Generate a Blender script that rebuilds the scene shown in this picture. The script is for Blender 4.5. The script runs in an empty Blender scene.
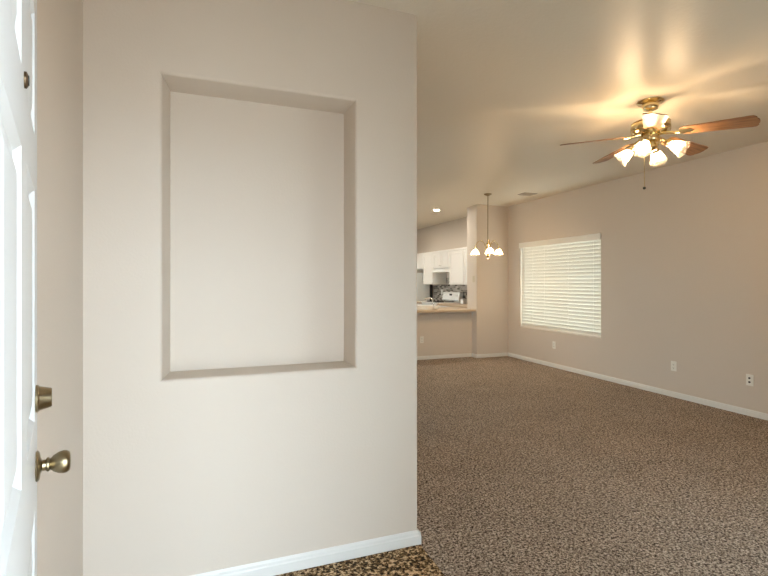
import bpy, bmesh, math, random
from mathutils import Vector, Matrix
random.seed(7)
PI = math.pi
scene = bpy.context.scene
COL = scene.collection

# ------------------------------------------------------------------ helpers
def link(o, parent=None):
    COL.objects.link(o)
    if parent: o.parent = parent
    return o

def obj(name, bm, mat, parent=None, smooth=False, angle=40):
    bmesh.ops.recalc_face_normals(bm, faces=bm.faces[:])
    me = bpy.data.meshes.new(name)
    bm.to_mesh(me); bm.free()
    me.materials.append(mat)
    if smooth:
        me.polygons.foreach_set('use_smooth', [True]*len(me.polygons))
        try: me.set_sharp_from_angle(angle=math.radians(angle))
        except Exception: pass
    return link(bpy.data.objects.new(name, me), parent)

def thing(name, label, cat, loc=(0, 0, 0), rz=0, group=None):
    o = bpy.data.objects.new(name, None)
    o.empty_display_size = 0.05
    COL.objects.link(o)
    o.location = loc; o.rotation_euler = (0, 0, rz)
    o['label'] = label; o['category'] = cat
    if group: o['group'] = group
    return o

def tag(o, label, cat, group=None):
    o['label'] = label; o['category'] = cat
    if group: o['group'] = group
    return o

def struct(o, label=None, cat=None):
    o['kind'] = 'structure'
    if label: o['label'] = label
    if cat: o['category'] = cat
    return o

def dup(root, loc, rz, label, group=None):
    r = root.copy(); COL.objects.link(r); r.location = loc; r.rotation_euler = (0, 0, rz)
    r['label'] = label
    if group: r['group'] = group
    for ch in list(root.children):
        c = ch.copy(); COL.objects.link(c); c.parent = r
        for g in list(ch.children):
            d = g.copy(); COL.objects.link(d); d.parent = c
    return r

def NB(): return bmesh.new()

def box(bm, x0, x1, y0, y1, z0, z1, bev=0, seg=2, M=None):
    t = bmesh.new()
    v = [t.verts.new(p) for p in ((x0,y0,z0),(x1,y0,z0),(x1,y1,z0),(x0,y1,z0),
                                  (x0,y0,z1),(x1,y0,z1),(x1,y1,z1),(x0,y1,z1))]
    for f in ((0,3,2,1),(4,5,6,7),(0,1,5,4),(1,2,6,5),(2,3,7,6),(3,0,4,7)):
        t.faces.new([v[i] for i in f])
    if bev: bmesh.ops.bevel(t, geom=t.edges[:], offset=bev, segments=seg, profile=.5, affect='EDGES', clamp_overlap=True)
    merge(bm, t, M)

def merge(bm, t, M=None):
    if M is not None: t.transform(M)
    me = bpy.data.meshes.new('tmp'); t.to_mesh(me); t.free()
    bm.from_mesh(me); bpy.data.meshes.remove(me)

def frame(p, d, up=Vector((0, 0, 1))):
    """matrix whose z axis is d, origin p"""
    d = Vector(d).normalized()
    q = d.to_track_quat('Z', 'Y')
    return Matrix.Translation(Vector(p)) @ q.to_matrix().to_4x4()

def lathe(bm, prof, n=32, M=None, ripple=0, rn=12):
    """prof = [(r, z)...]; ends with r==0 close"""
    t = bmesh.new(); rings = []
    for i, (r, z) in enumerate(prof):
        if r <= 1e-6: rings.append([t.verts.new((0, 0, z))])
        else:
            ring = []
            for k in range(n):
                a = 2*PI*k/n
                rr = r*(1 + ripple*math.cos(rn*a)*(i/(len(prof)-1)))
                ring.append(t.verts.new((rr*math.cos(a), rr*math.sin(a), z)))
            rings.append(ring)
    for A, B in zip(rings, rings[1:]):
        if len(A) == 1 and len(B) == 1: continue
        for k in range(n):
            k2 = (k+1) % n
            if len(A) == 1: t.faces.new((A[0], B[k], B[k2]))
            elif len(B) == 1: t.faces.new((A[k], A[k2], B[0]))
            else: t.faces.new((A[k], A[k2], B[k2], B[k]))
    merge(bm, t, M)

def tube(bm, pts, r, n=12, cap=True):
    pts = [Vector(p) for p in pts]; t = bmesh.new(); rings = []
    rad = r if isinstance(r, (list, tuple)) else [r]*len(pts)
    prev = None
    for i, p in enumerate(pts):
        d = (pts[min(i+1, len(pts)-1)] - pts[max(i-1, 0)]).normalized()
        if prev is None:
            u = d.orthogonal().normalized()
        else:
            u = (prev - d*prev.dot(d)).normalized()
        prev = u; w = d.cross(u)
        rings.append([t.verts.new(p + rad[i]*(math.cos(2*PI*k/n)*u + math.sin(2*PI*k/n)*w)) for k in range(n)])
    for A, B in zip(rings, rings[1:]):
        for k in range(n):
            t.faces.new((A[k], A[(k+1) % n], B[(k+1) % n], B[k]))
    if cap:
        t.faces.new(rings[0][::-1]); t.faces.new(rings[-1])
    merge(bm, t)

def sphere(bm, c, r, n=20):
    lathe(bm, [(r*math.sin(PI*i/12), -r*math.cos(PI*i/12)) for i in range(13)], n, Matrix.Translation(Vector(c)))

def bez(p0, p1, p2, p3, n=14):
    p0, p1, p2, p3 = map(Vector, (p0, p1, p2, p3)); out = []
    for i in range(n+1):
        t = i/n; s = 1-t
        out.append(p0*s**3 + p1*3*s*s*t + p2*3*s*t*t + p3*t**3)
    return out

# ------------------------------------------------------------------ materials
def nt(name):
    m = bpy.data.materials.new(name); m.use_nodes = True
    n = m.node_tree.nodes; l = m.node_tree.links
    return m, n, l, n['Principled BSDF']

def srgb(r, g, b):
    f = lambda c: (c/255/12.92) if c/255 <= .04045 else ((c/255+.055)/1.055)**2.4
    return (f(r), f(g), f(b), 1)

def plain(name, col, rough=.5, metal=0, bump=0, bscale=200, spec=.5, var=0):
    m, n, l, b = nt(name)
    b.inputs['Base Color'].default_value = col
    b.inputs['Roughness'].default_value = rough
    b.inputs['Metallic'].default_value = metal
    b.inputs['Specular IOR Level'].default_value = spec
    tc = n.new('ShaderNodeTexCoord')
    if bump:
        ns = n.new('ShaderNodeTexNoise'); ns.inputs['Scale'].default_value = bscale; ns.inputs['Detail'].default_value = 3
        l.new(tc.outputs['Object'], ns.inputs['Vector'])
        bp = n.new('ShaderNodeBump'); bp.inputs['Strength'].default_value = bump; bp.inputs['Distance'].default_value = .003
        l.new(ns.outputs['Fac'], bp.inputs['Height']); l.new(bp.outputs['Normal'], b.inputs['Normal'])
    if var:
        ns = n.new('ShaderNodeTexNoise'); ns.inputs['Scale'].default_value = 3; ns.inputs['Detail'].default_value = 5
        l.new(tc.outputs['Object'], ns.inputs['Vector'])
        mx = n.new('ShaderNodeMix'); mx.data_type = 'RGBA'
        mx.inputs['A'].default_value = [c*(1-var) for c in col[:3]]+[1]
        mx.inputs['B'].default_value = [min(1, c*(1+var)) for c in col[:3]]+[1]
        l.new(ns.outputs['Fac'], mx.inputs['Factor']); l.new(mx.outputs['Result'], b.inputs['Base Color'])
    return m

def speckle(name, stops, scale, rough=.95, bump=.6, dist=.006, detail=4, mult=None):
    m, n, l, b = nt(name)
    tc = n.new('ShaderNodeTexCoord')
    ns = n.new('ShaderNodeTexNoise'); ns.inputs['Scale'].default_value = scale*.45
    ns.inputs['Detail'].default_value = detail; ns.inputs['Roughness'].default_value = .7
    l.new(tc.outputs['Object'], ns.inputs['Vector'])
    vo = n.new('ShaderNodeTexVoronoi'); vo.inputs['Scale'].default_value = scale   # one tuft / pebble per cell
    l.new(tc.outputs['Object'], vo.inputs['Vector'])
    sp = n.new('ShaderNodeSeparateColor'); l.new(vo.outputs['Color'], sp.inputs['Color'])
    md = n.new('ShaderNodeMath'); md.operation = 'MULTIPLY_ADD'; md.inputs[1].default_value = .22
    sb = n.new('ShaderNodeMath'); sb.operation = 'SUBTRACT'; sb.inputs[1].default_value = .11
    l.new(ns.outputs['Fac'], sb.inputs[0]); l.new(sp.outputs['Red'], md.inputs[0]); l.new(sb.outputs[0], md.inputs[2])
    cr = n.new('ShaderNodeValToRGB')
    while len(cr.color_ramp.elements) < len(stops): cr.color_ramp.elements.new(.5)
    for e, (p, c) in zip(cr.color_ramp.elements, stops): e.position = p; e.color = c
    l.new(md.outputs[0], cr.inputs['Fac'])
    last = cr.outputs['Color']
    if mult:
        n2 = n.new('ShaderNodeTexNoise'); n2.inputs['Scale'].default_value = mult; n2.inputs['Detail'].default_value = 4
        l.new(tc.outputs['Object'], n2.inputs['Vector'])
        mr = n.new('ShaderNodeMapRange'); mr.inputs['To Min'].default_value = .82; mr.inputs['To Max'].default_value = 1.18
        l.new(n2.outputs['Fac'], mr.inputs['Value'])
        mx = n.new('ShaderNodeMix'); mx.data_type = 'RGBA'; mx.blend_type = 'MULTIPLY'; mx.inputs['Factor'].default_value = 1
        l.new(last, mx.inputs['A']); l.new(mr.outputs['Result'], mx.inputs['B']); last = mx.outputs['Result']
    l.new(last, b.inputs['Base Color'])
    b.inputs['Roughness'].default_value = rough; b.inputs['Specular IOR Level'].default_value = .15
    bp = n.new('ShaderNodeBump'); bp.inputs['Strength'].default_value = bump; bp.inputs['Distance'].default_value = dist
    l.new(ns.outputs['Fac'], bp.inputs['Height']); l.new(bp.outputs['Normal'], b.inputs['Normal'])
    return m

WALL_C = (.645, .567, .487, 1)
M_WALL = plain('wall_paint', WALL_C, .62, bump=.22, bscale=95, spec=.3)
M_CEIL = plain('ceiling_paint', (.76, .705, .605, 1), .42, bump=.42, bscale=52, spec=.45)
M_TRIM = plain('white_trim_paint', (.74, .73, .70, 1), .35)
M_DOOR = plain('white_door_paint', (.66, .68, .69, 1), .3)
M_CARPET = speckle('brown_carpet', [(.38, srgb(56, 46, 40)), (.45, srgb(118, 104, 92)), (.54, srgb(160, 145, 131)), (.64, srgb(208, 194, 180))],
                   165, mult=2.2, bump=.8, detail=6)
M_ENTRY = speckle('brown_pebble_flooring', [(.40, srgb(24, 14, 4)), (.47, srgb(90, 68, 42)), (.54, srgb(140, 112, 76)), (.62, srgb(215, 190, 155))],
                  105, rough=.7, bump=.7, mult=4, detail=5)
M_KFLOOR = plain('kitchen_vinyl', srgb(170, 155, 135), .4, var=.1)
M_BRASS = plain('antique_brass', (.34, .275, .17, 1), .28, 1, bump=.02, bscale=300)
M_BRASS_L = plain('polished_brass', (.78, .64, .36, 1), .14, 1)
M_BRONZE = plain('dark_bronze', (.13, .09, .055, 1), .35, 1)
M_PLATE = plain('white_plastic', (.82, .80, .74, 1), .35)
M_ALMOND = plain('almond_plastic', (.55, .47, .35, 1), .4)
M_DARK = plain('dark_plastic', (.015, .014, .013, 1), .45)
M_CAB = plain('white_cabinet_paint', (.83, .81, .77, 1), .35)
M_APPL = plain('white_enamel', (.85, .85, .83, 1), .2)
M_FRIDGE = plain('pale_grey_enamel', (.66, .68, .66, 1), .3, bump=.05, bscale=400)
M_CHROME = plain('chrome', (.8, .8, .8, 1), .12, 1)
M_COUNTER = plain('beige_laminate', srgb(186, 167, 143), .4, var=.08)
M_CONC = plain('concrete', (.42, .41, .39, 1), .9, bump=.3, bscale=60, var=.08)
M_STUCCO = plain('stucco', (.20, .17, .135, 1), .9, bump=.4, bscale=80)
M_VINYL = plain('window_vinyl', (.8, .8, .78, 1), .4)

def wood(name):
    m, n, l, b = nt(name)
    tc = n.new('ShaderNodeTexCoord'); mp = n.new('ShaderNodeMapping')
    mp.inputs['Scale'].default_value = (2.5, 38, 38)
    l.new(tc.outputs['Object'], mp.inputs['Vector'])
    ns = n.new('ShaderNodeTexNoise'); ns.inputs['Scale'].default_value = 2.2; ns.inputs['Detail'].default_value = 6; ns.inputs['Distortion'].default_value = .6
    l.new(mp.outputs['Vector'], ns.inputs['Vector'])
    cr = n.new('ShaderNodeValToRGB')
    cr.color_ramp.elements[0].position = .32; cr.color_ramp.elements[0].color = (.10, .043, .017, 1)
    cr.color_ramp.elements[1].position = .68; cr.color_ramp.elements[1].color = (.31, .165, .075, 1)
    l.new(ns.outputs['Fac'], cr.inputs['Fac']); l.new(cr.outputs['Color'], b.inputs['Base Color'])
    b.inputs['Roughness'].default_value = .32
    return m
M_WOOD = wood('oak_blade')

def mosaic(name):
    m, n, l, b = nt(name)
    tc = n.new('ShaderNodeTexCoord'); mp = n.new('ShaderNodeMapping')
    mp.inputs['Rotation'].default_value = (0, PI/2, PI/2)
    sx = n.new('ShaderNodeSeparateXYZ'); cb = n.new('ShaderNodeCombineXYZ')
    l.new(tc.outputs['Object'], sx.inputs['Vector'])
    l.new(sx.outputs['Y'], cb.inputs['X']); l.new(sx.outputs['Z'], cb.inputs['Y'])
    br = n.new('ShaderNodeTexBrick'); br.offset = .37; br.offset_frequency = 2
    br.inputs['Scale'].default_value = 1; br.inputs['Brick Width'].default_value = .11; br.inputs['Row Height'].default_value = .036
    br.inputs['Mortar Size'].default_value = .003; br.inputs['Bias'].default_value = 0
    br.inputs['Color1'].default_value = srgb(70, 62, 56); br.inputs['Color2'].default_value = srgb(205, 196, 185)
    br.inputs['Mortar'].default_value = srgb(190, 182, 170)
    l.new(cb.outputs['Vector'], br.inputs['Vector']); l.new(br.outputs['Color'], b.inputs['Base Color'])
    b.inputs['Roughness'].default_value = .25
    return m
M_MOSAIC = mosaic('mosaic_tile')

def slat_mat():
    m, n, l, b = nt('blind_slat')
    b.inputs['Base Color'].default_value = (.80, .785, .72, 1); b.inputs['Roughness'].default_value = .45
    tr = n.new('ShaderNodeBsdfTranslucent'); tr.inputs['Color'].default_value = (.85, .86, .78, 1)
    mx = n.new('ShaderNodeMixShader'); mx.inputs['Fac'].default_value = .03
    l.new(b.outputs[0], mx.inputs[1]); l.new(tr.outputs[0], mx.inputs[2]); l.new(mx.outputs[0], n['Material Output'].inputs['Surface'])
    return m
M_SLAT = slat_mat()

def pane_mat():
    m, n, l, b = nt('window_glass')
    tp = n.new('ShaderNodeBsdfTransparent'); tp.inputs['Color'].default_value = (.93, .96, .95, 1)
    gl = n.new('ShaderNodeBsdfGlossy'); gl.inputs['Roughness'].default_value = .02
    mx = n.new('ShaderNodeMixShader'); mx.inputs['Fac'].default_value = .07
    l.new(tp.outputs[0], mx.inputs[1]); l.new(gl.outputs[0], mx.inputs[2]); l.new(mx.outputs[0], n['Material Output'].inputs['Surface'])
    return m
M_PANE = pane_mat()

def shade_mat(name, clear, col, tl, base):
    m, n, l, b = nt(name)
    b.inputs['Base Color'].default_value = base; b.inputs['Roughness'].default_value = .15
    tp = n.new('ShaderNodeBsdfTransparent'); tp.inputs['Color'].default_value = (1, .97, .92, 1)
    tr = n.new('ShaderNodeBsdfTranslucent'); tr.inputs['Color'].default_value = col
    m1 = n.new('ShaderNodeMixShader'); m1.inputs['Fac'].default_value = tl
    l.new(b.outputs[0], m1.inputs[1]); l.new(tr.outputs[0], m1.inputs[2])
    m2 = n.new('ShaderNodeMixShader'); m2.inputs['Fac'].default_value = clear
    l.new(m1.outputs[0], m2.inputs[1]); l.new(tp.outputs[0], m2.inputs[2]); l.new(m2.outputs[0], n['Material Output'].inputs['Surface'])
    return m
def ribbed_glass():
    m, n, l, b = nt('ribbed_clear_glass')
    b.inputs['Base Color'].default_value = (.8, .78, .72, 1); b.inputs['Roughness'].default_value = .08
    tp = n.new('ShaderNodeBsdfTransparent'); tp.inputs['Color'].default_value = (1, .985, .96, 1)
    tr = n.new('ShaderNodeBsdfTranslucent'); tr.inputs['Color'].default_value = (.95, .93, .88, 1)
    m1 = n.new('ShaderNodeMixShader'); m1.inputs['Fac'].default_value = .5
    l.new(b.outputs[0], m1.inputs[1]); l.new(tr.outputs[0], m1.inputs[2])
    lw = n.new('ShaderNodeLayerWeight'); lw.inputs['Blend'].default_value = .35
    mr = n.new('ShaderNodeMapRange'); mr.inputs['To Min'].default_value = .045; mr.inputs['To Max'].default_value = .30
    l.new(lw.outputs['Facing'], mr.inputs['Value'])
    m2 = n.new('ShaderNodeMixShader'); l.new(mr.outputs['Result'], m2.inputs['Fac'])
    l.new(tp.outputs[0], m2.inputs[1]); l.new(m1.outputs[0], m2.inputs[2]); l.new(m2.outputs[0], n['Material Output'].inputs['Surface'])
    return m
M_SHADE = ribbed_glass()
M_SHADE_C = shade_mat('white_frosted_glass', .55, (.95, .92, .86, 1), .6, (.85, .83, .77, 1))

def emit(name, col, s):
    m, n, l, b = nt(name)
    e = n.new('ShaderNodeEmission'); e.inputs['Color'].default_value = col; e.inputs['Strength'].default_value = s
    l.new(e.outputs[0], n['Material Output'].inputs['Surface'])
    return m
FAN_BULB, CH_BULB, CAN_LENS = 300, 480, 440
WORLD = 12
SUN = 19
M_BULB = emit('warm_bulb', (1, .71, .42, 1), FAN_BULB)
M_BULB_C = emit('warm_small_bulb', (1, .70, .40, 1), CH_BULB)
M_LENS = emit('downlight_lens', (1, .90, .76, 1), CAN_LENS)

# ------------------------------------------------------------------ dimensions
H = 2.74                       # ceiling
XR = 5.13                      # right wall face
YN = 2.22                      # niche wall face
XN0, XN1 = -0.484, 1.014        # niche wall ends
YF = 0.42                      # inner face of the front wall
XL = -2.2                      # dining / kitchen left wall
YP = 7.44                      # low bar wall face
YK = 11.6                      # kitchen back wall
HX, HY = -0.154, 0.42          # entry door hinge

# ------------------------------------------------------------------ shell
bm = NB(); box(bm, 1.022, XR+.16, YF, 7.50, -.12, 0); box(bm, XL, 1.022, 4.0, 7.50, -.12, 0)
struct(obj('floor', bm, M_CARPET), 'brown speckled carpet of the living room', 'carpet')
bm = NB(); box(bm, XN0-.12, 1.022, .28, YN+.02, -.12, -.004)
struct(obj('floor_entry', bm, M_ENTRY), 'dark brown pebbled entry floor at the foot of the niche wall', 'floor')
bm = NB(); box(bm, XL, XR+.16, 7.50, YK, -.12, 0)
struct(obj('floor_kitchen', bm, M_KFLOOR))
bm = NB(); box(bm, -40, 40, -40, 60, -.35, -.13); struct(obj('ground', bm, M_CONC))
bm = NB(); box(bm, -1.6, 2.2, -2.4, .28, -.13, -.02); struct(obj('floor_porch', bm, M_CONC))
bm = NB(); box(bm, -.85, -.60, -5.5, .28, -.13, 3.0); struct(obj('wall_added_porch', bm, M_STUCCO))  # unseen wall, added to keep sky light off the niche wall's right end
bm = NB(); box(bm, -.85, 2.2, -1.7, .28, H, H+.15); struct(obj('ceiling_added_porch', bm, M_STUCCO))  # unseen roof, added to block the high sky at the doorway
bm = NB(); box(bm, XL-.2, XR+.16, .28, YK+.16, H, H+.15)
struct(obj('ceiling', bm, M_CEIL), 'smooth textured beige ceiling', 'ceiling')

# niche wall: solid block with a bullnosed recess
def niche_wall():
    bm = NB()
    x0, x1, z0, z1, dep = -.193, .676, .934, 2.253, .20
    X0, X1, Z0, Z1 = XN0-.12, XN1, 0, H+.02
    xs = [X0, x0, x1, X1]; zs = [Z0, z0, z1, Z1]
    g = [[bm.verts.new((x, YN, z)) for z in zs] for x in xs]
    for i in range(3):
        for j in range(3):
            if i == 1 and j == 1: continue
            bm.faces.new((g[i][j], g[i+1][j], g[i+1][j+1], g[i][j+1]))
    bk = {(i, j): bm.verts.new((xs[i]+(.020 if i == 1 else -.004), YN+dep, zs[j])) for i in (1, 2) for j in (1, 2)}
    ring = [(1, 1), (2, 1), (2, 2), (1, 2)]; hole = []
    for a, b in zip(ring, ring[1:]+ring[:1]):
        bm.faces.new((g[a[0]][a[1]], g[b[0]][b[1]], bk[b], bk[a]))
        hole.append((g[a[0]][a[1]], g[b[0]][b[1]]))
    bm.faces.new([bk[r] for r in ring])
    YB = 4.0
    b00, b10, b11, b01 = (bm.verts.new(p) for p in ((X0, YB, Z0), (X1, YB, Z0), (X1, YB, Z1), (X0, YB, Z1)))
    bm.faces.new((b00, b10, b11, b01))
    bm.faces.new([g[3][j] for j in range(4)] + [b11, b10])
    bm.faces.new([g[0][j] for j in range(4)] + [b01, b00])
    bm.faces.new([g[i][0] for i in range(4)] + [b10, b00])
    bm.faces.new([g[i][3] for i in range(4)] + [b11, b01])
    bmesh.ops.recalc_face_normals(bm, faces=bm.faces[:])
    ed = []
    for a, b in hole: ed.append(bm.edges.get((a, b)))
    for j in range(3): ed.append(bm.edges.get((g[3][j], g[3][j+1])))
    bmesh.ops.bevel(bm, geom=ed, offset=.016, segments=5, profile=.5, affect='EDGES')
    return obj('wall_niche', bm, M_WALL, smooth=True, angle=35)
struct(niche_wall(), 'beige entry wall with a tall recessed niche', 'wall')

bm = NB(); box(bm, XN0-.12, XN0, .28, YN+.01, 0, H); struct(obj('wall_left', bm, M_WALL), 'beige wall behind the open entry door', 'wall')

# front wall with doorway and an unseen window added to light the living room
DX0, DX1, DZ = HX-.012, HX+.935, 2.06
FX0, FX1, FZ0, FZ1 = 2.2, 3.4, .65, 1.95
bm = NB()
box(bm, XL-.2, DX0, .28, YF, -.02, H); box(bm, DX0, DX1, .28, YF, DZ, H)
box(bm, DX1, FX0, .28, YF, -.02, H); box(bm, FX0, FX1, .28, YF, FZ1, H); box(bm, FX0, FX1, .28, YF, -.02, FZ0)
box(bm, FX1, XR+.16, .28, YF, -.02, H)
struct(obj('wall_front', bm, M_WALL))
bm = NB()
for (a, b, c, d) in ((FX0, FX1, FZ0, FZ0+.05), (FX0, FX1, FZ1-.05, FZ1), (FX0, FX0+.05, FZ0, FZ1), (FX1-.05, FX1, FZ0, FZ1), (2.77, 2.83, FZ0, FZ1)):
    box(bm, a, b, .32, .37, c, d)
wf = struct(obj('added_window_2', bm, M_VINYL))
bm = NB(); box(bm, FX0+.04, FX1-.04, .343, .347, FZ0+.04, FZ1-.04); obj('pane', bm, M_PANE, wf)

# right wall with the blind window
WY0, WY1, WZ0, WZ1 = 5.09, 6.91, .565, 2.035
bm = NB()
box(bm, XR, XR+.16, .28, WY0, -.02, H); box(bm, XR, XR+.16, WY1, YK+.16, -.02, H)
box(bm, XR, XR+.16, WY0, WY1, -.02, WZ0); box(bm, XR, XR+.16, WY0, WY1, WZ1, H)
struct(obj('wall_right', bm, M_WALL), 'long warm beige wall with a blind-covered window', 'wall')
bm = NB()
for (a, b, c, d) in ((WY0, WY1, WZ0, WZ0+.05), (WY0, WY1, WZ1-.05, WZ1), (WY0, WY0+.05, WZ0, WZ1), (WY1-.05, WY1, WZ0, WZ1), (5.97, 6.03, WZ0, WZ1)):
    box(bm, XR+.10, XR+.15, a, b, c, d)
w1 = struct(obj('window_1', bm, M_VINYL), 'sliding window behind the closed blind', 'window')
bm = NB(); box(bm, XR+.122, XR+.128, WY0+.04, 6.0, WZ0+.04, WZ1-.04); obj('pane', bm, M_PANE, w1)
bm = NB(); box(bm, XR+.112, XR+.118, 6.0, WY1-.04, WZ0+.04, WZ1-.04); obj('pane', bm, M_PANE, w1)

# back stub wall, bar wall, other walls
SX0, SY0, SY1 = 4.47, 7.27, 7.61
bm = NB(); box(bm, SX0, XR, SY0, SY1, 0, H, 0)
bmesh.ops.bevel(bm, geom=[e for e in bm.edges if abs(e.verts[0].co.x-SX0) < 1e-5 and abs(e.verts[1].co.x-SX0) < 1e-5 and abs(e.verts[0].co.z-e.verts[1].co.z) > 1],
                offset=.012, segments=4, profile=.5, affect='EDGES')
struct(obj('wall_back', bm, M_WALL, smooth=True, angle=35), 'beige wall stub between the kitchen opening and the corner', 'wall')
bm = NB(); box(bm, XL, SX0, YP, YP+.13, 0, .825); struct(obj('wall_bar', bm, M_WALL), 'low beige wall under the breakfast bar', 'wall')
bm = NB(); box(bm, XL-.2, XR+.16, YK, YK+.16, -.02, H); struct(obj('wall_kitchen', bm, M_WALL))
PY0, PY1, PZ1 = 4.5, 5.8, 2.05; KY0, KY1, KZ0, KZ1 = 7.8, 10.2, .95, 2.1
bm = NB(); box(bm, XL-.2, XL, .42, PY0, -.02, H); box(bm, XL-.2, XL, PY0, PY1, PZ1, H); box(bm, XL-.2, XL, PY1, KY0, -.02, H)
box(bm, XL-.2, XL, KY0, KY1, -.02, KZ0); box(bm, XL-.2, XL, KY0, KY1, KZ1, H); box(bm, XL-.2, XL, KY1, YK, -.02, H)
struct(obj('wall_dining', bm, M_WALL))
for nm, a, b, c, d in (('added_patio_door', PY0, PY1, 0, PZ1), ('added_window_4', KY0, KY1, KZ0, KZ1)):  # unseen patio door and kitchen window, added to let in more daylight
    bm = NB(); m_ = (a+b)/2
    for e, f, g, h in ((a, b, c, c+.05), (a, b, d-.05, d), (a, a+.05, c, d), (b-.05, b, c, d), (m_-.03, m_+.03, c, d)): box(bm, XL-.13, XL-.08, e, f, g, h)
    wn = struct(obj(nm, bm, M_VINYL))
    bm = NB(); box(bm, XL-.107, XL-.103, a+.04, b-.04, c+.04, d-.04); obj('pane', bm, M_PANE, wn)

# baseboards -----------------------------------------------------------
def board(name, p0, p1, n, h=.071, t=.013, mat=M_TRIM):
    """profiled board from p0 to p1 along a wall, n points into the room"""
    p0, p1, n = Vector((*p0, 0)), Vector((*p1, 0)), Vector((*n, 0))
    prof = [(0, 0), (t, 0), (t, h*.62), (t*.72, h*.70), (t*.66, h*.86), (t*.3, h*.97), (0, h)]
    bm = NB(); A = [bm.verts.new(p0 + n*a + Vector((0, 0, z))) for a, z in prof]
    B = [bm.verts.new(p1 + n*a + Vector((0, 0, z))) for a, z in prof]
    k = len(prof)
    for i in range(k):
        j = (i+1) % k; bm.faces.new((A[i], A[j], B[j], B[i]))
    bm.faces.new(A[::-1]); bm.faces.new(B)
    o = obj(name, bm, mat); o['kind'] = 'structure'; return o
board('baseboard_niche', (XN0, YN), (XN1, YN), (0, -1))
board('baseboard_niche_end', (XN1, YN-.014), (XN1, 4.0), (1, 0))
board('baseboard_left', (XN0, .42), (XN0, YN-.014), (1, 0))
board('baseboard_right', (XR, .42), (XR, SY0), (-1, 0), h=.064)
board('baseboard_back', (SX0-.014, SY0), (XR-.014, SY0), (0, -1), h=.064)
board('baseboard_back_end', (SX0, SY0-.014), (SX0, YP-.014), (-1, 0), h=.064)
board('baseboard_bar', (XL, YP), (SX0-.014, YP), (0, -1), h=.064)

# door frame (behind / beside the camera) --------------------------------
bm = NB()
box(bm, DX0-.075, DX0, YF, YF+.016, 0, DZ+.075); box(bm, DX1, DX1+.075, YF, YF+.016, 0, DZ+.075); box(bm, DX0, DX1, YF, YF+.016, DZ, DZ+.075)
struct(obj('trim_1', bm, M_TRIM))

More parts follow.
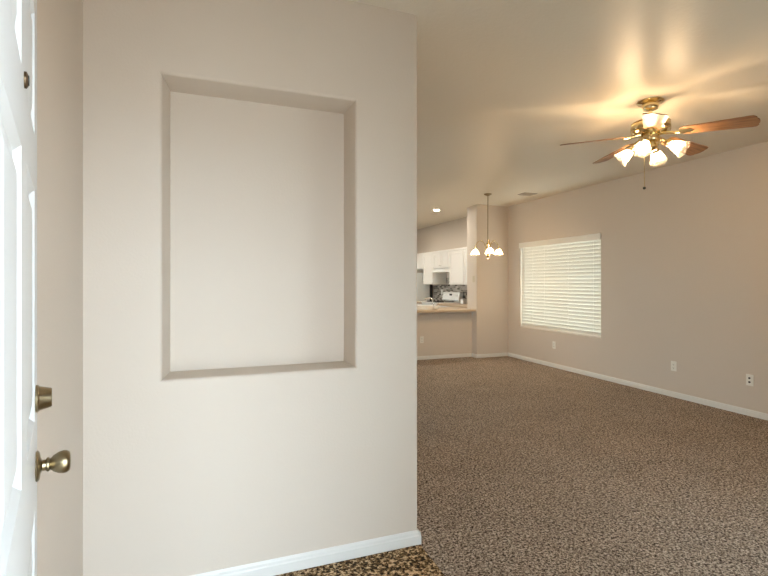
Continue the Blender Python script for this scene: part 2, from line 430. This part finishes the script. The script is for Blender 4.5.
# ------------------------------------------------------------------ entry door
DOOR_ANG = math.atan2(1.307-HY, -.377-HX)
def entry_door():
    W, T, Z0, Z1 = .915, .044, .012, 2.045
    d = bpy.data.objects.new('door_1', None); COL.objects.link(d)
    d.location = (HX, HY, 0); d.rotation_euler = (0, 0, DOOR_ANG)
    struct(d, 'white six-panel entry door standing open at the left edge', 'door')
    # local: x along the leaf from the hinge, outside face at y = 0 looking to -y
    cols = [(.125, .395), (.52, .79)]
    rows = [(.22, .87), (1.06, 1.55), (1.665, 1.925)]
    bm = NB()
    xs = [0] + [v for c in cols for v in c] + [W]; zs = [Z0] + [v for r in rows for v in r] + [Z1]
    for side, s in ((0, 1), (T, -1)):
        g = {(i, j): bm.verts.new((xs[i], side, zs[j])) for i in range(len(xs)) for j in range(len(zs))}
        for i in range(len(xs)-1):
            for j in range(len(zs)-1):
                if i % 2 == 1 and j % 2 == 1:
                    prev = [g[(i, j)], g[(i+1, j)], g[(i+1, j+1)], g[(i, j+1)]]
                    a, b, c, e = xs[i], xs[i+1], zs[j], zs[j+1]
                    for off, dy in ((.012, .009), (.020, .009), (.048, .002)):
                        cur = [bm.verts.new((x, side + s*dy, z)) for x, z in ((a+off, c+off), (b-off, c+off), (b-off, e-off), (a+off, e-off))]
                        for k in range(4):
                            bm.faces.new((prev[k], prev[(k+1) % 4], cur[(k+1) % 4], cur[k]))
                        prev = cur
                    bm.faces.new(prev)
                else:
                    bm.faces.new((g[(i, j)], g[(i+1, j)], g[(i+1, j+1)], g[(i, j+1)]))
        if side == 0: g0 = g
        else: g1 = g
    nx, nz = len(xs)-1, len(zs)-1
    for i in range(nx):
        bm.faces.new((g0[(i, 0)], g0[(i+1, 0)], g1[(i+1, 0)], g1[(i, 0)])); bm.faces.new((g0[(i, nz)], g0[(i+1, nz)], g1[(i+1, nz)], g1[(i, nz)]))
    for j in range(nz):
        bm.faces.new((g0[(0, j)], g0[(0, j+1)], g1[(0, j+1)], g1[(0, j)])); bm.faces.new((g0[(nx, j)], g0[(nx, j+1)], g1[(nx, j+1)], g1[(nx, j)]))
    obj('door_leaf', bm, M_DOOR, d)
    out = Vector((0, -1, 0)); xk = W-.066
    for s in (1, -1):
        p = Vector((xk, 0 if s > 0 else T, .947)); M = frame(p, out*s)
        bm = NB()
        lathe(bm, [(0, 0), (.032, 0), (.033, .003), (.030, .007), (.018, .009), (.012, .012), (.0115, .018), (.0155, .020), (.0155, .024), (.012, .026),
                   (.0125, .027), (.018, .032), (.0232, .042), (.0252, .050), (.0245, .057), (.021, .0625), (.012, .0645), (0, .0645)], 36, M)
        k = obj('door_knob', bm, M_BRASS, d, True, 50); k['label'] = 'antique brass knob'
        p = Vector((xk, 0 if s > 0 else T, 1.097)); M = frame(p, out*s)
        bm = NB()
        lathe(bm, [(0, 0), (.0300, 0), (.0305, .004), (.028, .006), (.0265, .008), (.0215, .027), (.020, .0295), (.013, .0298), (0, .0298)], 36, M)
        k = obj('deadbolt', bm, M_BRASS, d, True, 35); k['label'] = 'antique brass deadbolt'
    bm = NB(); lathe(bm, [(0, 0), (.0125, 0), (.0125, .003), (.009, .005), (.006, .004), (0, .0035)], 24, frame((W/2, 0, 1.665), out))
    k = obj('peephole', bm, M_BRONZE, d, True); k['label'] = 'small dark bronze peephole'
    bm = NB(); lathe(bm, [(0, .0036), (.0085, .0036), (.0075, .0062), (0, .0066)], 20, frame((W/2, 0, 1.665), out)); obj('lens', bm, M_DARK, k, True)
    for z in (.22, 1.03, 1.83):
        bm = NB(); tube(bm, [(-.004, T+.004, z-.045), (-.004, T+.004, z+.045)], .006); box(bm, 0, .002, .004, T-.004, z-.045, z+.045)
        obj('hinge', bm, M_BRASS, d)
    bm = NB(); box(bm, W-.0005, W+.001, .010, T-.010, .90, 1.01); obj('latch_plate', bm, M_BRASS, d)
    return d
entry_door()

# ------------------------------------------------------------------ window blind
def blind():
    t = thing('window_blind', 'white horizontal slat blind, closed, covering the window of the long right wall', 'blind', (XR, (WY0+WY1)/2, WZ0))
    hw = (WY1-WY0)/2 - .006; hh = WZ1-WZ0
    bm = NB(); box(bm, -.022, -.008, -hw-.012, hw+.012, hh-.088, hh+.004, .003); 
    obj('valance', bm, M_PLATE, t)
    bm = NB(); box(bm, -.004, .05, -hw, hw, hh-.055, hh-.004, .002); obj('headrail', bm, M_PLATE, t)
    bm = NB(); n = 26; z0, z1 = .05, hh-.075
    for i in range(n):
        z = z0 + (z1-z0)*i/(n-1)
        M = Matrix.Translation((.024, 0, z)) @ Matrix.Rotation(math.radians(75+random.uniform(-1.2, 1.2)), 4, 'Y')
        tt = bmesh.new()
        # slightly crowned slat
        pr = [(-.0315, 0), (-.016, .0028), (0, .0038), (.016, .0028), (.0315, 0)]
        vs = []
        for y in (-hw, hw):
            vs.append([tt.verts.new((a, y, b+.0013)) for a, b in pr] + [tt.verts.new((a, y, b-.0013)) for a, b in pr[::-1]])
        for k in range(10):
            j = (k+1) % 10; tt.faces.new((vs[0][k], vs[0][j], vs[1][j], vs[1][k]))
        tt.faces.new(vs[0][::-1]); tt.faces.new(vs[1])
        merge(bm, tt, M)
    obj('slats', bm, M_SLAT, t)
    bm = NB(); box(bm, .004, .046, -hw, hw, .004, .026, .004); obj('bottom_rail', bm, M_PLATE, t)
    for y in (-hw*.86, -hw*.3, hw*.3, hw*.62, hw*.86)[:4]:
        bm = NB(); tube(bm, [(-.003, y, .02), (-.003, y, hh-.06)], .0016, 6); tube(bm, [(.049, y, .02), (.049, y, hh-.06)], .0016, 6); obj('ladder_cord', bm, M_PLATE, t)
    bm = NB(); tube(bm, [(-.010, hw-.10, hh-.09), (-.013, hw-.10, .45)], .004, 8); obj('tilt_wand', bm, M_PLATE, t)
blind()

# ------------------------------------------------------------------ wall plates
def plate(bm): box(bm, -.035, .035, -.006, 0, -.0575, .0575, .0025)
def outlet(loc, rz, label):
    t = thing('electrical_outlet', label, 'outlet', loc, rz, 'white wall outlets')
    bm = NB(); plate(bm); obj('cover_plate', bm, M_PLATE, t)
    for z in (.021, -.021):
        bm = NB(); box(bm, -.0165, .0165, -.009, -.005, z-.0145, z+.0145, .004); r = obj('receptacle', bm, M_PLATE, t)
        bm = NB(); box(bm, -.008, -.0055, -.0095, -.008, z-.004, z+.006); box(bm, .0055, .008, -.0095, -.008, z-.004, z+.006)
        lathe(bm, [(0, 0), (.003, 0), (.003, .001), (0, .001)], 10, frame((0, -.0085, z-.009), (0, -1, 0)))
        obj('slots', bm, M_DARK, r)
    return t
RW = -PI/2       # faces -X (local -y -> -X)
o1 = outlet((XR, 3.99, .365), RW, 'white double outlet on the right wall, under plain wall near the cable plate')
o1['label'] = 'white outlet low on the right wall, midway between window and cable plate'
dup(o1, (XR, 6.04, .355), RW, 'white outlet low on the right wall, directly under the blind')
dup(o1, (3.47, YP, .348), 0, 'white outlet on the low wall under the breakfast bar')
t = thing('cable_outlet', 'white wall plate with two dark jacks low on the right wall', 'wall plate', (XR, 3.16, .363), RW)
bm = NB(); plate(bm); obj('cover_plate', bm, M_PLATE, t)
for z in (.02, -.02):
    bm = NB(); lathe(bm, [(0, 0), (.0095, 0), (.0095, .007), (.006, .009), (0, .009)], 16, frame((0, -.0055, z), (0, -1, 0))); obj('jack', bm, M_DARK, t)
t = thing('light_switch', 'almond light switch on the cream end of the wall stub by the kitchen opening', 'switch', (SX0, 7.37, 1.41), RW)
bm = NB(); plate(bm); obj('cover_plate', bm, M_ALMOND, t)
bm = NB(); box(bm, -.006, .006, -.013, -.005, -.011, .011, .002); obj('toggle', bm, M_ALMOND, t)

# ------------------------------------------------------------------ ceiling fan
RIGHT = Vector((.9373, -.3486, 0)); FWD = Vector((.3486, .9373, 0))
def vdir(deg):          # angle in plan, measured from camera-right towards camera-forward
    a = math.radians(deg); return RIGHT*math.cos(a) + FWD*math.sin(a)
FANX, FANY = 3.17, 2.66
def ceiling_fan():
    t = thing('ceiling_fan', 'brass ceiling fan with five oak blades and four glowing tulip shades', 'ceiling fan', (FANX, FANY, H))
    Z = -H
    bm = NB(); lathe(bm, [(0, 0), (.092, 0), (.094, -.006), (.087, -.013), (.060, -.018), (.056, -.022), (.058, -.042), (.050, -.060), (.030, -.068), (0, -.068)], 40); obj('canopy', bm, M_BRASS_L, t, True)
    bm = NB(); lathe(bm, [(0, -.05), (.0135, -.05), (.0135, -.125), (.024, -.128), (.026, -.140), (.0, -.140)], 24); obj('downrod', bm, M_BRASS_L, t, True)
    bm = NB(); lathe(bm, [(0, -.130), (.05, -.130), (.078, -.136), (.105, -.150), (.128, -.160), (.134, -.165), (.130, -.170), (.136, -.180), (.138, -.215), (.132, -.225),
                          (.136, -.230), (.118, -.243), (.085, -.250), (0, -.250)], 48)
    obj('motor_housing', bm, M_BRASS_L, t, True)
    bm = NB(); lathe(bm, [(0, -.250), (.062, -.250), (.066, -.256), (.066, -.300), (.058, -.310), (.040, -.318), (.040, -.338), (.052, -.342), (.054, -.358), (.036, -.375), (.015, -.382), (.012, -.395), (0, -.398)], 40)
    obj('switch_housing', bm, M_BRASS_L, t, True)
    zb = -.252
    for k in range(5):
        d = vdir(-45 + 72*k); ang = math.atan2(d.y, d.x)
        Mz = Matrix.Rotation(ang, 4, 'Z')
        pitch = Matrix.Translation((0, 0, zb)) @ Matrix.Rotation(math.radians(4.5), 4, 'Y') @ Matrix.Rotation(math.radians(-13), 4, 'X')
        bm = NB()      # oak blade with shaped tip
        r0, r1, w0, w1, th = .20, .665, .054, .077, .006
        out = [(r0, -w0*.75), (r0+.02, -w0)]
        out += [(r0 + (r1-.05-r0)*i/6, -(w0+(w1-w0)*i/6)) for i in range(1, 7)]
        out += [(r1-.028, -w1*.97), (r1-.012, -w1*.72), (r1-.014, -w1*.55), (r1-.003, -w1*.3), (r1, 0)]
        full = out + [(x, -y) for x, y in out[::-1][1:]]
        top = [bm.verts.new((x, y, th/2)) for x, y in full]; bot = [bm.verts.new((x, y, -th/2)) for x, y in full]
        bm.faces.new(top); bm.faces.new(bot[::-1])
        for i in range(len(full)):
            j = (i+1) % len(full); bm.faces.new((top[i], top[j], bot[j], bot[i]))
        b = obj('blade', bm, M_WOOD, t); b.matrix_local = Mz @ pitch
        bm = NB()      # brass blade bracket
        tube(bm, bez((.075, 0, .006), (.11, 0, .003), (.15, 0, -.012), (.195, 0, -.008)), [.013]*6+[.011]*9, 10)
        t2 = bmesh.new(); pts = [(.185, 0), (.195, -.03), (.215, -.042), (.235, -.030), (.262, -.034), (.272, -.018), (.29, 0)]
        full = pts + [(x, -y) for x, y in pts[::-1][1:-1]]
        A = [t2.verts.new((x, y, -.0032)) for x, y in full]; B = [t2.verts.new((x, y, -.008)) for x, y in full]
        t2.faces.new(A); t2.faces.new(B[::-1])
        for i in range(len(full)):
            j = (i+1) % len(full); t2.faces.new((A[i], A[j], B[j], B[i]))
        merge(bm, t2)
        i_ = obj('blade_bracket', bm, M_BRASS_L, t, True, 30); i_.matrix_local = Mz @ pitch
    for k in range(4):
        d = vdir(-134 + 90*k)
        tilt = math.radians(36)
        ax = d*math.cos(tilt) - Vector((0, 0, 1))*math.sin(tilt)
        pn = d*.128 + Vector((0, 0, -.345))      # neck of the shade
        bm = NB()
        tube(bm, bez(d*.045 + Vector((0, 0, -.338)), d*.075 + Vector((0, 0, -.318)), pn - ax*.06 + Vector((0, 0, .012)), pn - ax*.018), .0085, 12)
        lathe(bm, [(0, -.03), (.014, -.03), (.024, -.020), (.027, .004), (.027, .012), (.0, .012)], 28, frame(pn, ax))
        obj('lamp_arm', bm, M_BRASS_L, t, True)
        bm = NB()
        prof = [(.0235, .008), (.026, .018), (.034, .034), (.041, .052), (.0465, .075), (.054, .098), (.064, .116)]
        lathe(bm, prof + [(r-.003, z+.0005) for r, z in prof[::-1]], 96, frame(pn, ax), ripple=0.035, rn=16)
        s = obj('lamp_shade', bm, M_SHADE, t, True, 60)
        bm = NB(); lathe(bm, [(0, .013), (.012, .013), (.012, .032), (.017, .044), (.0235, .060), (.022, .074), (.013, .083), (0, .0855)], 24, frame(pn, ax))
        obj('bulb', bm, M_BULB, s, True)
    px = -RIGHT*.05 + FWD*-.02
    bm = NB(); tube(bm, [px*.9 + Vector((0, 0, -.31)), px*1.15 + Vector((0, 0, -.32)), px*1.2 + Vector((0, 0, -.36)), px*1.2 + Vector((0, 0, -.66))], .0026, 6)
    c = obj('pull_chain', bm, M_BRASS_L, t)
    bm = NB(); sphere(bm, px*1.2 + Vector((0, 0, -.668)), .011); k = obj('pull_ball', bm, M_DARK, c, True); k['label'] = 'dark ball at the end of the chain'
ceiling_fan()

# ------------------------------------------------------------------ chandelier
CHX, CHY = 4.10, 6.34
def chandelier():
    t = thing('chandelier', 'brass three-arm chandelier with white bell shades hanging by the kitchen opening', 'chandelier', (CHX, CHY, H))
    bm = NB(); lathe(bm, [(0, 0), (.062, 0), (.062, -.006), (.05, -.018), (.025, -.028), (.012, -.034), (0, -.034)], 32); obj('canopy', bm, M_BRASS, t, True)
    bm = NB(); tube(bm, [(0, 0, -.03), (0, 0, -.76)], .0065, 10)
    for i in range(24): sphere(bm, (0, 0, -.05 - i*.029), .0085, 8)
    obj('chain', bm, M_BRASS, t, True)
    bm = NB(); lathe(bm, [(0, -.73), (.008, -.73), (.018, -.745), (.028, -.765), (.024, -.785), (.012, -.80), (.016, -.82), (.036, -.845), (.042, -.87), (.030, -.895), (.014, -.905),
                          (.018, -.92), (.028, -.94), (.022, -.965), (.010, -.985), (.013, -.995), (0, -1.008)], 32, Matrix.Translation((0, 0, -.025)))
    obj('column', bm, M_BRASS_L, t, True)
    for a in (-94, 146, 26):
        d = vdir(a); up = Vector((0, 0, 1)); e = d*.215 - up*.845
        bm = NB()
        tube(bm, bez(d*.035 - up*.87, d*.07 - up*.64, d*.20 - up*.74, e, 18), .0068, 10)
        lathe(bm, [(0, .004), (.013, .0), (.022, -.012), (.024, -.022), (0, -.022)], 24, Matrix.Translation(e))
        obj('arm', bm, M_BRASS_L, t, True)
        bm = NB(); prof = [(.022, -.014), (.030, -.026), (.047, -.046), (.060, -.070), (.070, -.092), (.079, -.106)]
        lathe(bm, prof + [(r-.003, z-.001) for r, z in prof[::-1]], 40, Matrix.Translation(e)); s = obj('lamp_shade', bm, M_SHADE_C, t, True, 60)
        bm = NB(); lathe(bm, [(0, -.022), (.011, -.022), (.011, -.04), (.021, -.062), (.020, -.078), (.010, -.088), (0, -.09)], 20, Matrix.Translation(e)); obj('bulb', bm, M_BULB_C, s, True)
chandelier()

# ------------------------------------------------------------------ ceiling vent, downlights
t = thing('ceiling_vent', 'small beige louvred air vent in the ceiling behind the chandelier', 'vent', (4.68, 6.12, H))
M_VENT = plain('vent_enamel', (.42, .36, .29, 1), .5)
bm = NB()
for a, b, c, d in ((-.12, .12, -.09, -.075), (-.12, .12, .075, .09), (-.12, -.105, -.075, .075), (.105, .12, -.075, .075)): box(bm, a, b, c, d, -.008, 0)
obj('vent_frame', bm, M_VENT, t)
bm = NB()
for i in range(8): box(bm, -.105, .105, -.0015, .0015, -.007, .007, M=Matrix.Translation((0, -.066+i*.019, -.009)) @ Matrix.Rotation(.8, 4, 'X'))
obj('louvres', bm, M_VENT, t)
bm = NB(); box(bm, -.105, .105, -.075, .075, -.002, 0); obj('vent_backing', bm, M_DARK, t)

def downlight(x, y, label):
    t = thing('recessed_downlight', label, 'ceiling light', (x, y, H), 0, 'recessed lights of the kitchen ceiling')
    bm = NB(); lathe(bm, [(.052, 0), (.072, 0), (.072, -.004), (.056, -.006), (.052, -.002)], 36); obj('trim_ring', bm, M_PLATE, t, True)
    bm = NB(); lathe(bm, [(0, -.0035), (.053, -.0035), (.053, -.001), (0, -.001)], 36); obj('lens', bm, M_LENS, t)
    return t
d0 = downlight(4.09, 8.1, 'glowing recessed light in the kitchen ceiling, seen left of the chandelier')
dup(d0, (3.1, 8.1, H), 0, 'added recessed light over the kitchen, unseen behind the niche wall')  # this and the next two are unseen lamps added to brighten the kitchen
dup(d0, (4.0, 9.9, H), 0, 'added unseen recessed light deep in the kitchen, in front of the refrigerator')
d2 = dup(d0, (3.0, 9.9, H), 0, 'added recessed light deep in the kitchen, unseen behind the niche wall')

# ------------------------------------------------------------------ kitchen
WX = XR - .012            # tile face
bm = NB(); box(bm, WX, XR, SY1, 10.29, .90, 1.45); struct(obj('trim_2', bm, M_MOSAIC), 'grey and brown mosaic tile backsplash', 'backsplash')

def shaker(bm, y0, y1, z0, z1, x, rail=.055):
    """door with a recessed centre panel, front face at x looking to -X"""
    box(bm, x, x+.012, y0, y1, z0, z1)
    box(bm, x-.014, x, y0, y0+rail, z0, z1, .002); box(bm, x-.014, x, y1-rail, y1, z0, z1, .002)
    box(bm, x-.014, x, y0+rail, y1-rail, z0, z0+rail, .002); box(bm, x-.014, x, y0+rail, y1-rail, z1-rail, z1, .002)

def wall_cab(y0, y1, z0, z1, label, nd, depth=.33):
    t = thing('wall_cabinet', label, 'cabinet', (XR-.0, (y0+y1)/2, z0), 0, 'white wall cabinets of the kitchen')
    hw = (y1-y0)/2 - .001; h = z1-z0
    bm = NB(); box(bm, -depth, -.014, -hw, hw, 0, h, .002); box(bm, -depth-.02, -depth+.005, -hw, hw, h-.045, h+.002, .006); obj('body', bm, M_CAB, t)
    w = (2*hw-.01)/nd
    for k in range(nd):
        a = -hw+.005+k*w
        bm = NB(); shaker(bm, a+.006, a+w-.006, .012, h-.055, -depth-.0125)
        dr = obj('door', bm, M_CAB, t)
        bm = NB(); sphere(bm, (-depth-.036, a+(.035 if k else w-.035), .06), .012, 12); tube(bm, [(-depth-.02, a+(.035 if k else w-.035), .06), (-depth-.034, a+(.035 if k else w-.035), .06)], .005, 8)
        obj('knob', bm, M_CHROME, dr, True)
CZ0, CZ1 = 1.30, 2.05
wall_cab(7.66, 8.26, CZ0, CZ1, 'white wall cabinet nearest the cream wall stub', 2)
wall_cab(8.26, 8.88, CZ0, CZ1, 'tall white wall cabinet just right of the range hood', 1)
wall_cab(8.88, 9.64, 1.66, CZ1, 'short two-door white wall cabinet above the range hood', 2)
wall_cab(9.64, 10.17, CZ0, CZ1, 'white wall cabinet between range hood and refrigerator', 1)
wall_cab(10.17, 11.1, 1.67, CZ1, 'short white wall cabinet above the refrigerator', 2)

t = thing('range_hood', 'white range hood under the short two-door cabinet', 'range hood', (XR-.014, 9.26, 1.57))
bm = NB(); v = [(-.36, 0), (-.36, .03), (-.30, .088), (0, .088), (0, 0)]
A = [bm.verts.new((x, -.375, z)) for x, z in v]; B = [bm.verts.new((x, .375, z)) for x, z in v]
bm.faces.new(A[::-1]); bm.faces.new(B)
for i in range(5): bm.faces.new((A[i], A[(i+1) % 5], B[(i+1) % 5], B[i]))
obj('hood_shell', bm, M_APPL, t)
bm = NB(); box(bm, -.30, -.05, -.3, .3, -.004, 0); obj('filter', bm, M_CHROME, t)

def kitchen_range():
    t = thing('kitchen_range', 'white kitchen range with a raised back panel against the mosaic tile', 'stove', (XR-.014, 9.26, 0))
    bm = NB(); box(bm, -.62, -.02, -.378, .378, .06, .90, .004); obj('body', bm, M_APPL, t)
    bm = NB(); box(bm, -.645, -.02, -.380, .380, .90, .918, .005); obj('cooktop', bm, M_APPL, t)
    bm = NB(); v = [(-.085, .918), (-.105, .955), (-.075, 1.125), (-.055, 1.135), (-.004, 1.135), (-.004, .918)]
    A = [bm.verts.new((x, -.378, z)) for x, z in v]; B = [bm.verts.new((x, .378, z)) for x, z in v]
    bm.faces.new(A[::-1]); bm.faces.new(B)
    for i in range(6): bm.faces.new((A[i], A[(i+1) % 6], B[(i+1) % 6], B[i]))
    g = obj('backguard', bm, M_APPL, t)
    bm = NB(); box(bm, -.1065, -.098, -.36, .36, .944, .956); obj('shadow_strip', bm, M_DARK, g).name = 'shade_strip'  # dark strip standing in for a shadow line along the backguard
    bm = NB(); box(bm, -.097, -.082, -.05, .05, 1.055, 1.095, .002, M=None); obj('clock', bm, M_DARK, g)
    for y in (-.30, -.21, .21, .30):
        bm = NB(); lathe(bm, [(0, 0), (.02, 0), (.017, .02), (0, .02)], 16, frame((-.088, y, 1.06), (-1, 0, .15))); obj('knob', bm, M_APPL, g, True)
    for x in (-.47, -.22):
        for y in (-.2, .2):
            bm = NB(); lathe(bm, [(.03, .92), (.10, .92), (.105, .926), (.10, .932), (.03, .932)], 28, Matrix.Translation((x, y, 0)))
            for q in range(3): box(bm, -.10, .10, -.006, .006, .928, .937, M=Matrix.Translation((x, y, 0)) @ Matrix.Rotation(q*PI/3, 4, 'Z'))
            obj('burner', bm, M_DARK, t, True)
    bm = NB(); box(bm, -.655, -.622, -.37, .37, .22, .80, .006); od = obj('oven_door', bm, M_APPL, t)
    bm = NB(); tube(bm, [(-.69, -.30, .76), (-.69, .30, .76)], .011); tube(bm, [(-.65, -.28, .76), (-.69, -.28, .76)], .008); tube(bm, [(-.65, .28, .76), (-.69, .28, .76)], .008); obj('handle', bm, M_APPL, od, True)
    bm = NB(); box(bm, -.65, -.622, -.37, .37, .08, .21, .006); obj('drawer', bm, M_APPL, t)
kitchen_range()

def fridge():
    y0, y1 = 10.30, 11.10
    t = thing('refrigerator', 'pale grey refrigerator with its side showing at the far end of the kitchen', 'refrigerator', (5.02, (y0+y1)/2, 0))
    hw = (y1-y0)/2
    bm = NB(); box(bm, -.62, 0, -hw, hw, .04, 1.575, .008); obj('cabinet', bm, M_FRIDGE, t)
    bm = NB(); box(bm, 0, .065, -hw+.01, hw-.01, .10, 1.55); b = obj('back_panel', bm, M_DARK, t); b['label'] = 'black back panel'
    for z0, z1 in ((.10, 1.08), (1.09, 1.57)):
        bm = NB(); box(bm, -.685, -.625, -hw, hw, z0, z1, .012); d = obj('door', bm, M_FRIDGE, t)
        bm = NB(); box(bm, -.72, -.70, hw-.07, hw-.045, (z0+.35) if z0 < 1 else z0+.05, z1-.05, .006); box(bm, -.702, -.68, hw-.07, hw-.045, z1-.09, z1-.06); obj('handle', bm, M_FRIDGE, d)
    for x in (-.55, -.08):
        for y in (-hw+.08, hw-.08):
            bm = NB(); lathe(bm, [(0, 0), (.02, 0), (.02, .045), (0, .045)], 12, Matrix.Translation((x, y, 0))); obj('foot', bm, M_DARK, t)
fridge()

def base_cab(y0, y1, label, nd):
    t = thing('base_cabinet', label, 'cabinet', (XR-.014, (y0+y1)/2, 0), 0, 'white base cabinets of the kitchen')
    hw = (y1-y0)/2 - .002; w = 2*hw/nd
    bm = NB(); box(bm, -.58, 0, -hw, hw, .10, .862, .002); box(bm, -.52, 0, -hw, hw, 0, .10); obj('body', bm, M_CAB, t)
    for k in range(nd):
        a = -hw+k*w
        bm = NB(); shaker(bm, a+.004, a+w-.004, .12, .68, -.5935); d = obj('door', bm, M_CAB, t)
        bm = NB(); sphere(bm, (-.615, a+w/2, .63), .012, 12); tube(bm, [(-.60, a+w/2, .63), (-.61, a+w/2, .63)], .005, 8); obj('knob', bm, M_CHROME, d, True)
        bm = NB(); box(bm, -.602, -.581, a+.004, a+w-.004, .70, .85, .003); d = obj('drawer', bm, M_CAB, t)
        bm = NB(); sphere(bm, (-.615, a+w/2, .775), .012, 12); tube(bm, [(-.60, a+w/2, .775), (-.61, a+w/2, .775)], .005, 8); obj('knob', bm, M_CHROME, d, True)
base_cab(7.615, 8.875, 'white base cabinet right of the range', 2)
base_cab(9.645, 10.28, 'white base cabinet between range and refrigerator', 1)
bm = NB(); box(bm, 4.49, WX-.001, 7.615, 8.877, .864, .902, .006); tag(obj('countertop', bm, M_COUNTER), 'beige kitchen countertop to the right of the range', 'countertop')
bm = NB(); box(bm, 4.49, WX-.001, 9.643, 10.28, .864, .902, .006); tag(obj('countertop', bm, M_COUNTER), 'beige kitchen countertop between range and refrigerator', 'countertop')
bm = NB(); box(bm, 1.4, SX0-.002, 7.29, 8.15, .826, .866, .008, 3); tag(obj('bar_countertop', bm, M_COUNTER), 'beige breakfast bar top on the low wall of the kitchen opening', 'countertop')

# faucet on the bar
t = thing('kitchen_faucet', 'chrome kitchen faucet standing on the bar behind the small white bowl', 'faucet', (3.93, 7.92, .866))
bm = NB(); box(bm, -.10, .10, -.025, .025, 0, .012, .005); obj('base_plate', bm, M_CHROME, t)
bm = NB(); tube(bm, bez((0, 0, .01), (0, 0, .22), (-.06, .03, .22), (-.15, .06, .165)), [.016]*4+[.012]*11, 12); obj('spout', bm, M_CHROME, t, True)
bm = NB(); lathe(bm, [(0, .01), (.02, .01), (.02, .05), (.012, .06), (0, .06)], 16, Matrix.Translation((.075, 0, 0))); tube(bm, [(.075, 0, .055), (.10, -.02, .10)], .007, 8); obj('lever', bm, M_CHROME, t, True)

t = thing('storage_box', 'low white box on the breakfast bar, partly hidden by the edge of the niche wall', 'box', (3.52, 7.62, .866))
bm = NB(); box(bm, -.19, .19, -.12, .12, 0, .052, .004); obj('body', bm, M_APPL, t)
bm = NB(); box(bm, -.195, .195, -.125, .125, .053, .078, .005); obj('lid', bm, M_APPL, t)
bm = NB(); lathe(bm, [(0, .004), (.035, .004), (.045, 0), (.048, .004), (.068, .03), (.076, .058), (.072, .058), (.064, .03), (.044, .010), (0, .010)], 36, Matrix.Translation((3.82, 7.62, .866)))
tag(obj('bowl', bm, M_APPL, smooth=True), 'small white bowl on the breakfast bar in front of the faucet', 'bowl')
t = thing('canister', 'white square canister on the counter right of the range', 'canister', (4.98, 8.60, .902))
bm = NB(); box(bm, -.055, .055, -.06, .06, 0, .085, .012, 3); obj('body', bm, M_APPL, t)
bm = NB(); box(bm, -.057, .057, -.062, .062, .086, .10, .006); sphere(bm, (0, 0, .108), .012, 12); obj('lid', bm, M_APPL, t)
t = thing('bottle', 'slim dark bottle on the counter beside the range back panel', 'bottle', (5.07, 8.76, .902))
bm = NB(); lathe(bm, [(0, 0), (.026, 0), (.028, .006), (.028, .13), (.022, .16), (.011, .18), (.011, .215), (0, .215)], 24); obj('body', bm, M_DARK, t, True)
bm = NB(); lathe(bm, [(0, .216), (.013, .216), (.013, .235), (0, .235)], 16); obj('cap', bm, M_DARK, t, True)
o = dup(o1, (WX, 9.86, 1.12), RW, 'white outlet on the mosaic tile left of the range')

# ------------------------------------------------------------------ world, camera
w = bpy.data.worlds.new('World'); scene.world = w; w.use_nodes = True
bg = w.node_tree.nodes['Background']; bg.inputs['Color'].default_value = (.74, .89, 1, 1); bg.inputs['Strength'].default_value = WORLD

sun = bpy.data.lights.new('Sun', 'SUN'); sun.energy = SUN; sun.angle = math.radians(.6); sun.color = (1, .92, .80)
so = bpy.data.objects.new('Sun', sun); COL.objects.link(so)
so.rotation_euler = Vector((.62, .20, .76)).to_track_quat('Z', 'Y').to_euler(); so.location = (12, 4, 15)

cam = bpy.data.cameras.new('Camera'); co = bpy.data.objects.new('Camera', cam); COL.objects.link(co)
co.location = (0, 0, 1.356); co.rotation_euler = (PI/2, 0, -math.radians(20.4))
cam.sensor_width = 36; cam.lens = 469/768*36; cam.shift_y = -6/768; cam.clip_start = .02
scene.camera = co
scene.view_settings.view_transform = 'Standard'; scene.view_settings.look = 'None'
scene.view_settings.gamma = 1; scene.view_settings.use_curve_mapping = False
scene.view_settings.exposure = 0.12
scene.cycles.use_denoising = True
scene.cycles.max_bounces = 12; scene.cycles.diffuse_bounces = 8; scene.cycles.transparent_max_bounces = 12
scene.cycles.sample_clamp_indirect = 6
